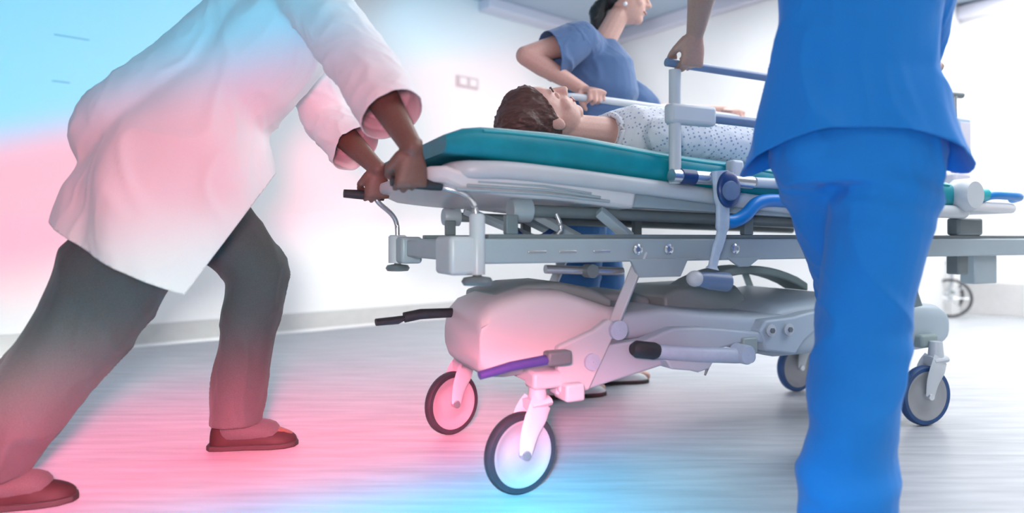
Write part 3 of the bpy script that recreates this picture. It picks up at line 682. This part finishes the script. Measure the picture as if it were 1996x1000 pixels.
# ------------------------------------------------------------------ nurse behind the stretcher
def far_nurse():
    base = L2W(.80, .98, 0); Pn = empty('person', base)
    tag(Pn, 'person in slate blue scrubs with dark tied hair, standing behind the stretcher', 'person')
    W = lambda u, v, z: L2W(u, v, z) - base
    f = (EU * .93 - EV * .36).normalized(); r = V((f.y, -f.x, 0)); up = V((0, 0, 1))
    pel = W(.77, 1.00, .98)
    hR, hL = pel + r * .085 - up * .04, pel - r * .085 - up * .04
    kR, aR, tR = W(.70, .93, .51), W(.62, .93, .10), W(.80, .90, .03)
    kL, aL, tL = W(.92, 1.06, .52), W(.95, 1.08, .10), W(1.14, 1.04, .03)
    ch = W(.80, .96, 1.42); shR = W(.66, .84, 1.56); shL = W(.93, 1.10, 1.52); nk = W(.82, .94, 1.60); hc = W(.95, .92, 1.80)
    elR = W(.40, .84, 1.46); BR = W(.65, .70, 1.275); wR, dR, pR = grip(BR, EU, -EV + up * -.25 + EU * .0, -up, .015)
    elL = W(1.10, .99, 1.30); BL = W(1.40, .70, 1.25); wL, dL, pL = grip(BL, EU, -EV - up * .2, -up, .015)
    b = MB()
    torso(b, [(pel - up * .10, .13, .10), (pel, .155, .11), (pel + up * .15, .125, .095), (W(.79, .98, 1.32), .145, .105), (W(.80, .96, 1.48), .15, .10), (W(.81, .95, 1.56), .07, .06)], f)
    b.caps(W(.81, .945, 1.54), .055, W(.90, .925, 1.71), .050)
    arm(b, shR, elR, wR); arm(b, shL, elL, wL); hand(b, wR, dR, pR, 1, (62, 85, 60), 1.12); hand(b, wL, dL, pL, -1, (62, 85, 60))
    leg(b, hR, kR, aR, tR); leg(b, hL, kL, aL, tL)
    hf = (f * 1 - up * .12 - EV * .15).normalized()
    Pf = head(b, hc, hf, up); b.remesh('body', m_skin, Pn, .0045, 5); face_bits(*Pf, Pn)
    P = Pf[0]; h = MB(); h.ell(P(0, -.022, .032), (Pf[1] * .086, Pf[2] * .102, Pf[3] * .098), 22, 14); h.remesh('hair', m_hairb, Pn, .006, 4, folds(.004, (60, 60, 15)),
        cuts=[(P(0, .05, .045), (Pf[2] - Pf[3] * .75).normalized()), (P(0, -.03, -.02), (Pf[2] * .75 - Pf[3] * .8).normalized())])
    h = MB(); h.chain([P(0, -.10, -.02), P(0, -.125, -.07), P(0, -.115, -.14), P(0, -.10, -.185)], [.035, .042, .034, .016]); h.remesh('ponytail', m_hairb, Pn, .006, 4, folds(.005, (50, 50, 10)))
    MB().lathe([(.018, -.006), (.026, -.006), (.026, .006), (.018, .006)], P(0, -.095, -.025), Pf[2], 18).build('hair_band', m_white, Pn)
    MB().ell(P(.079, -.008, -.048), (Pf[1] * .010, Pf[2] * .010, Pf[3] * .010)).build('earring', m_white, Pn)
    b = MB()
    torso(b, [(pel - up * .15, .20, .15), (pel - up * .05, .19, .145), (pel + up * .10, .165, .135), (W(.80, .98, 1.25), .17, .15), (W(.83, .96, 1.38), .185, .175), (W(.83, .955, 1.50), .17, .145), (W(.82, .95, 1.595), .085, .075)], f, 28)
    b.ell(W(.93, .93, 1.36), (r * .11, f * .07, up * .07))
    b.chain([W(.80, .95, 1.53), shR, shR.lerp(elR, .15)], [.085, .078, .085])
    b.chain([shL, shL.lerp(elL, .55), shL.lerp(elL, .98)], [.082, .082, .090]); b.chain([W(.80, .95, 1.53), shL], [.085, .078])
    def dsp(co, no):
        co = folds(.008, (9, 9, 3.2), 5, rot=Matrix.Rotation(R(35), 4, 'Y').to_quaternion(), fine=.3)(co, no)
        return co
    dd = (elR - shR).normalized(); q = MB(); e0 = shR.lerp(elR, .72) - up * .035
    q.chain([shR, shR.lerp(elR, .35) - up * .02, e0, e0 + dd * .08], [.080, .095, .108, .11], n=20)
    q.remesh('sleeve', m_scrub2, Pn, .007, 5, folds(.008, (9, 9, 7), 12), cuts=[(shR.lerp(elR, .60), (dd + up * .15).normalized())], solid=.003)
    b.remesh('tunic', m_scrub2, Pn, .008, 5, dsp, cuts=[(pel - up * .13, -up)], solid=0)
    MB().tube([W(.81, .95, 1.575) + r * .082 * math.cos(t) + f * .075 * math.sin(t) - up * (.04 * max(0, math.sin(t))) for t in [k * math.pi / 12 for k in range(25)]], .007, 8).build('collar', m_scrub2, Pn)
    b = MB()
    torso(b, [(pel + up * .06, .15, .11), (pel, .17, .125), (pel - up * .10, .17, .13), (pel - up * .14, .15, .12)], f, 28)
    b.chain([hR, hR.lerp(kR, .5), kR, kR.lerp(aR, .5), aR], [.112, .108, .100, .095, .095], n=20); b.chain([hL, hL.lerp(kL, .5), kL, kL.lerp(aL, .5), aL], [.112, .105, .095, .092, .092], n=20)
    b.remesh('trousers', m_scrub3, Pn, .008, 5, folds(.008, (5, 5, 6), 8), cuts=[(W(0, 0, .05), -up)], solid=.003)
    shoe(Pn, aR, tR, m_clog); shoe(Pn, aL, tL, m_clog)
far_nurse()

# ------------------------------------------------------------------ patient
def patient():
    base = L2W(.8, .30, .93); Pn = empty('person', base)
    tag(Pn, 'person lying on the stretcher in a white patterned gown, brown hair', 'person')
    W = lambda u, v, z: L2W(u, v, z) - base
    up = V((0, 0, 1)); f = up; ax = -EU
    hd = W(.195, .24, 1.084); hu = (-EU * 1.0 + up * .06).normalized(); hf = (up * .93 + EU * .34 - EV * .16)
    b = MB(); Pf = head(b, hd, hf, hu, 1.04)
    b.caps(W(.28, .25, 1.055), .052, W(.47, .27, 1.055), .058)
    torso(b, [(W(.46, .28, 1.05), .085, .055), (W(.53, .28, 1.048), .15, .078), (W(.75, .29, 1.035), .155, .095), (W(.95, .30, 1.01), .135, .088), (W(1.12, .30, .998), .155, .088), (W(1.22, .30, .995), .13, .075)], f)
    shR, elR, wR = W(.54, .09, 1.04), W(.82, .05, 1.005), W(1.02, .14, 1.07)
    shL, elL, wL = W(.54, .48, 1.04), W(.82, .56, 1.005), W(1.02, .44, 1.07)
    arm(b, shR, elR, wR, .9); arm(b, shL, elL, wL, .9)
    hand(b, wR, (EU * .5 + EV * .8 - up * .12), -up, 1, (20, 25, 20)); hand(b, wL, (EU * .6 - EV * .7 + up * .05), -up, -1, (20, 25, 20))
    leg(b, W(1.22, .22, .995), W(1.52, .20, 1.01), W(1.74, .20, .965), W(1.775, .19, 1.05), .85); leg(b, W(1.22, .38, .995), W(1.52, .40, 1.01), W(1.74, .40, .965), W(1.775, .41, 1.05), .85)
    b.remesh('body', m_skin, Pn, .0045, 5); face_bits(*Pf, Pn, 1.04, m_hair, m_skin)
    P = Pf[0]; r, ff, uu = Pf[1:]
    h = MB(); h.ell(P(0, -.022, .040), (r * .092, ff * .108, uu * .112), 24, 14); h.ell(P(.02, -.055, .075), (r * .085, ff * .075, uu * .085)); h.ell(P(-.03, -.07, .0), (r * .075, ff * .055, uu * .09))
    h.remesh('hair', m_hair, Pn, .005, 4, folds(.006, (14, 55, 55), 2), cuts=[(P(0, .045, .062), (ff - uu * .62).normalized()), (P(0, -.02, -.045), (ff * .8 - uu * .9).normalized())])
    # gown
    b = MB()
    torso(b, [(W(.445, .28, 1.052), .115, .078), (W(.485, .28, 1.048), .175, .100), (W(.57, .285, 1.045), .205, .110), (W(.75, .29, 1.035), .205, .118), (W(.95, .30, 1.02), .20, .112), (W(1.15, .30, 1.0), .225, .108), (W(1.35, .30, .995), .225, .100), (W(1.50, .30, .99), .215, .098), (W(1.60, .30, .985), .20, .085)], f, 28)
    b.chain([shR - up * .01, elR, elR.lerp(wR, .45)], [.066, .070, .068]); b.chain([shL, elL, elL.lerp(wL, .45)], [.066, .070, .068])
    def dsp(co, no):
        zb = np.array([.0])
        co = folds(.009, (9, 9, 9), 11, fine=.3)(co, no)
        u = (co[:, 0] + base.x - O.x) * EU.x + (co[:, 1] + base.y - O.y) * EU.y
        fl = .918 + np.where(u > .98, 0, np.where(u > .1, (.98 - u) * .088, .08)) - base.z
        co[:, 2] = np.maximum(co[:, 2], fl); return co
    b.remesh('gown', m_gown, Pn, .007, 5, dsp)
    MB().tube([W(.448, .28, 1.054) + EV * .100 * math.cos(t) + up * .066 * math.sin(t) for t in [k * math.pi / 12 for k in range(25)]], .010, 8).build('gown_collar', m_gown, Pn)
patient()

# ------------------------------------------------------------------ doctor at the head end
def doctor():
    base = V((-1.03, 2.0, 0)); Pn = empty('person', base)
    tag(Pn, 'person in white coat and charcoal trousers striding and pushing the head end of the stretcher', 'person')
    W = lambda px, py, z: V((px, py, z)) - base
    up = V((0, 0, 1)); f = EU.copy(); r = -EV
    pel = W(-1.03, 2.02, .95); ch = W(-.74, 2.09, 1.33)
    hR, hL = pel + r * .09 - up * .04, pel - r * .09 - up * .04
    kL, aL, tL = W(-.83, 2.16, .59), W(-.93, 2.20, .12), W(-.76, 2.23, .03)
    kR, aR, tR = W(-1.17, 1.82, .46), W(-1.36, 1.70, .14), W(-1.25, 1.74, .03)
    shR, shL = W(-.60, 1.90, 1.43), W(-.74, 2.27, 1.42)
    B1 = W(0, 0, 0) + L2W(-.275, .60, .850); B2 = W(0, 0, 0) + L2W(-.31, .02, .846)
    w1, d1, p1 = grip(B1, EU, -up + EV * .1, EV, .016); w2, d2, p2 = grip(B2, EU, -up + EV * .1, EV, .016)
    eL = W(-.665, 2.36, 1.13); eR = W(-.40, 1.79, 1.16)
    b = MB()
    torso(b, [(pel - up * .10, .14, .11), (pel, .165, .12), (pel.lerp(ch, .4), .15, .11), (pel.lerp(ch, .8), .18, .12), (ch.lerp(shR.lerp(shL, .5), .8), .18, .11), (shR.lerp(shL, .5) + up * .04 + f * .03, .07, .06)], f)
    nk = shR.lerp(shL, .5) + f * .05 + up * .06; hc = nk + f * .10 + up * .17
    b.caps(nk - up * .05 - f * .03, .06, hc - up * .07 - f * .01, .056)
    arm(b, shL, eL, w1, 1.1); arm(b, shR, eR, w2, 1.1)
    hand(b, w1, d1, p1, 1, (60, 85, 60), 1.05); hand(b, w2, d2, p2, 1, (60, 85, 60), 1.05)
    leg(b, hL, kL, aL, tL); leg(b, hR, kR, aR, tR)
    Pf = head(b, hc, f - up * .1, up); b.remesh('body', m_skin3, Pn, .0045, 5); face_bits(*Pf, Pn)
    P = Pf[0]; h = MB(); h.ell(P(0, -.02, .034), (Pf[1] * .083, Pf[2] * .100, Pf[3] * .094), 22, 14)
    h.remesh('hair', m_hairb, Pn, .006, 3, folds(.003, (60, 60, 60)), cuts=[(P(0, .055, .05), (Pf[2] - Pf[3] * .7).normalized()), (P(0, -.03, -.01), (Pf[2] * .7 - Pf[3] * .8).normalized())])
    # lab coat: torso, two sleeves, long flaring skirt
    b = MB()
    top = shR.lerp(shL, .5)
    torso(b, [(pel + up * .02, .205, .175), (pel.lerp(ch, .45), .195, .165), (ch, .215, .165), (top, .20, .14), (top + up * .06 + f * .03, .095, .08)], f, 28)
    def fr(c, hu, hv, z): c = V(c); return [c + EU * hu * math.cos(t) + EV * hv * math.sin(t) for t in [2 * math.pi * k / 28 for k in range(28)]]
    c0 = pel - V((0, .04, 0))
    b.chain([pel - f * .10 + up * .05, pel.lerp(ch, .5) - f * .09 + up * .02, ch - f * .08 + up * .06], [.185, .165, .13], n=24)
    b.loft([fr(c0 + f * .16 + up * .28, .08, .12, 0), fr(c0 + f * .12 + up * .22, .15, .185, 0), fr(c0 + f * .06 + up * .08, .22, .235, 0), fr(c0 + f * .03 - up * .10, .30, .29, 0), fr(c0 + f * .02 - up * .28, .32, .31, 0), fr(c0 + f * .04 - up * .52, .33, .32, 0)])
    cuts = []
    for sh, el, w_ in ((shR, eR, w2), (shL, eL, w1)):
        b.chain([sh, sh.lerp(el, .4)], [.094, .088], n=20)
    lo = lambda u, z: W(0, 0, 0) + V((u, 2.0, z))
    def dsp(co, no):
        z = co[:, 2]; k = np.clip((1.15 - z) / .4, 0, 1)
        s_ = co[:, 0] * EU.x + co[:, 1] * EU.y; t_ = -co[:, 0] * EU.y + co[:, 1] * EU.x
        w_ = np.sin(22 * (s_ + .25 * z) + 3 * vnoise(co, (3, 3, 1), 4)) * .016 * k
        co = co + no * w_[:, None]
        return folds(.009, (8, 8, 4), 15, fine=.3)(co, no)
    hemcuts = [(W(-.833, 1.65, .543), V((-.42, 0, -.91)).normalized()), (W(-.833, 1.65, .543), V((.755, .327, -.569)).normalized())]
    b.remesh('lab_coat', m_coat, Pn, .009, 26, dsp, cuts=hemcuts, solid=.004)
    for nm_, sh, el, w_ in (('coat_sleeve', shR, eR, w2), ('coat_sleeve', shL, eL, w1)):
        q = MB(); q.chain([sh, el, el.lerp(w_, .62), el.lerp(w_, .9)], [.094, .090, .088, .088], n=20)
        q.remesh(nm_, m_coat, Pn, .008, 5, folds(.010, (7, 7, 14), 31), cuts=[(el.lerp(w_, .60), (w_ - el).normalized())], solid=.003)
    bpy.context.view_layer.update()
    # trousers
    b = MB()
    torso(b, [(pel + up * .06, .16, .12), (pel, .18, .14), (pel - up * .10, .18, .14)], f, 28)
    b.chain([hL, hL.lerp(kL, .5), kL, kL.lerp(aL, .45), aL - up * .04], [.118, .112, .100, .086, .080], n=22)
    b.chain([hR, hR.lerp(kR, .5), kR, kR.lerp(aR, .5), aR - up * .08 - f * .03], [.145, .150, .128, .105, .092], n=22)
    b.remesh('trousers', m_trous, Pn, .008, 5, folds(.014, (6, 6, 3), 21), cuts=[(W(0, 0, .085), -up)], solid=.003)
    shoe(Pn, aL, tL, m_shoe); shoe(Pn, aR, tR, m_shoe)
    for an_, tt_ in ((aL, tL), (aR, tR)):
        d_ = (tt_ - an_); d_.z = 0; d_.normalize(); q = MB(); q.chain([an_ + up * .06, an_ + V((0, 0, .065 - an_.z)) * 1.0, V((an_.x, an_.y, .05)) + d_ * .11], [.048, .046, .040]); q.build('sock', m_trous, Pn)
doctor()

# ------------------------------------------------------------------ things beyond the foot end
MB().box(2.27, 2.33, .02, .60, .66, .70).build('cross_bar', m_enamel2, T, bevel=.004)
def monitor_stand():
    b0 = L2W(2.30, .30, .701); T2 = empty('patient_monitor', b0, AN); tag(T2, 'pale blue monitor on a short pole at the foot end of the stretcher', 'medical monitor')
    MB().tube([(0, 0, 0), (0, 0, .66)], .013).build('pole', m_chrome, T2)
    MB().lathe([(.001, 0), (.04, 0), (.04, .012), (.018, .025), (.001, .025)], (0, 0, 0), (0, 0, 1), 24).build('foot_plate', m_enamel, T2)
    MB().tube([(-.06, 0, .652), (.055, 0, .656)], .015).build('top_handle', m_dark, T2)
    o = MB().box(-.045, .05, -.05, .04, .32, .545).build('monitor', m_panel, T2, bevel=.015, seg=3)
    MB().box(-.032, .037, -.053, -.049, .40, .52).build('screen', m_cove, o, bevel=.002)
    for k in range(3): MB().lathe([(.001, -.056), (.006, -.056), (.007, -.05), (.001, -.05)], (-.02 + .022 * k, 0, .355), (0, 1, 0), 12).build('button', m_bar, o)
    MB().box(-.06, .055, -.045, .04, .20, .295).build('infusion_pump', m_cove, T2, bevel=.012)
monitor_stand()
def trolley():
    b0 = V((3.98, 6.05, 0)); Q = empty('equipment_trolley', b0, R(-25)); tag(Q, 'grey tubular trolley with large wire wheels parked near the far right wall', 'trolley')
    for y in (-.20, .20):
        MB().tube(arc([(-.62, y, .20), (-.10, y, .20), (.0, y, .24), (.02, y, .40), (.02, y, .62), (.20, y, .66)]), .016).build('side_frame', m_chrome, Q)
        w_ = MB().lathe([(.150, -.012), (.165, -.014), (.172, 0), (.165, .014), (.150, .012)], (.0, y - .05, .173), (0, 1, 0), 36).build('wheel', m_tyre, Q)
        MB().lathe([(.001, -.02), (.022, -.02), (.022, .02), (.001, .02)], (0, y - .05, .173), (0, 1, 0), 18).build('hub', m_chrome, w_)
        for k in range(8): a = R(45 * k); MB().tube([V((0, y - .05, .173)), V((.152 * math.cos(a), y - .05, .173 + .152 * math.sin(a)))], .004, 6).build('spoke', m_chrome, w_)
        MB().lathe([(.001, -.01), (.042, -.012), (.045, 0), (.042, .012), (.001, .01)], (-.58, y, .046), (0, 1, 0), 20).build('caster', m_tyre, Q)
        MB().tube([(-.58, y, .05), (-.58, y, .20)], .012).build('caster_stem', m_chrome, Q)
    MB().box(-.60, .05, -.19, .19, .205, .235).build('shelf', m_green, Q, bevel=.005)
    MB().box(-.55, .02, -.19, .19, .47, .50).build('shelf', m_enamel, Q, bevel=.005)
    for x in (-.53, .0): MB().tube([(x, 0, .22), (x, 0, .48)], .014).build('post', m_chrome, Q)
trolley()
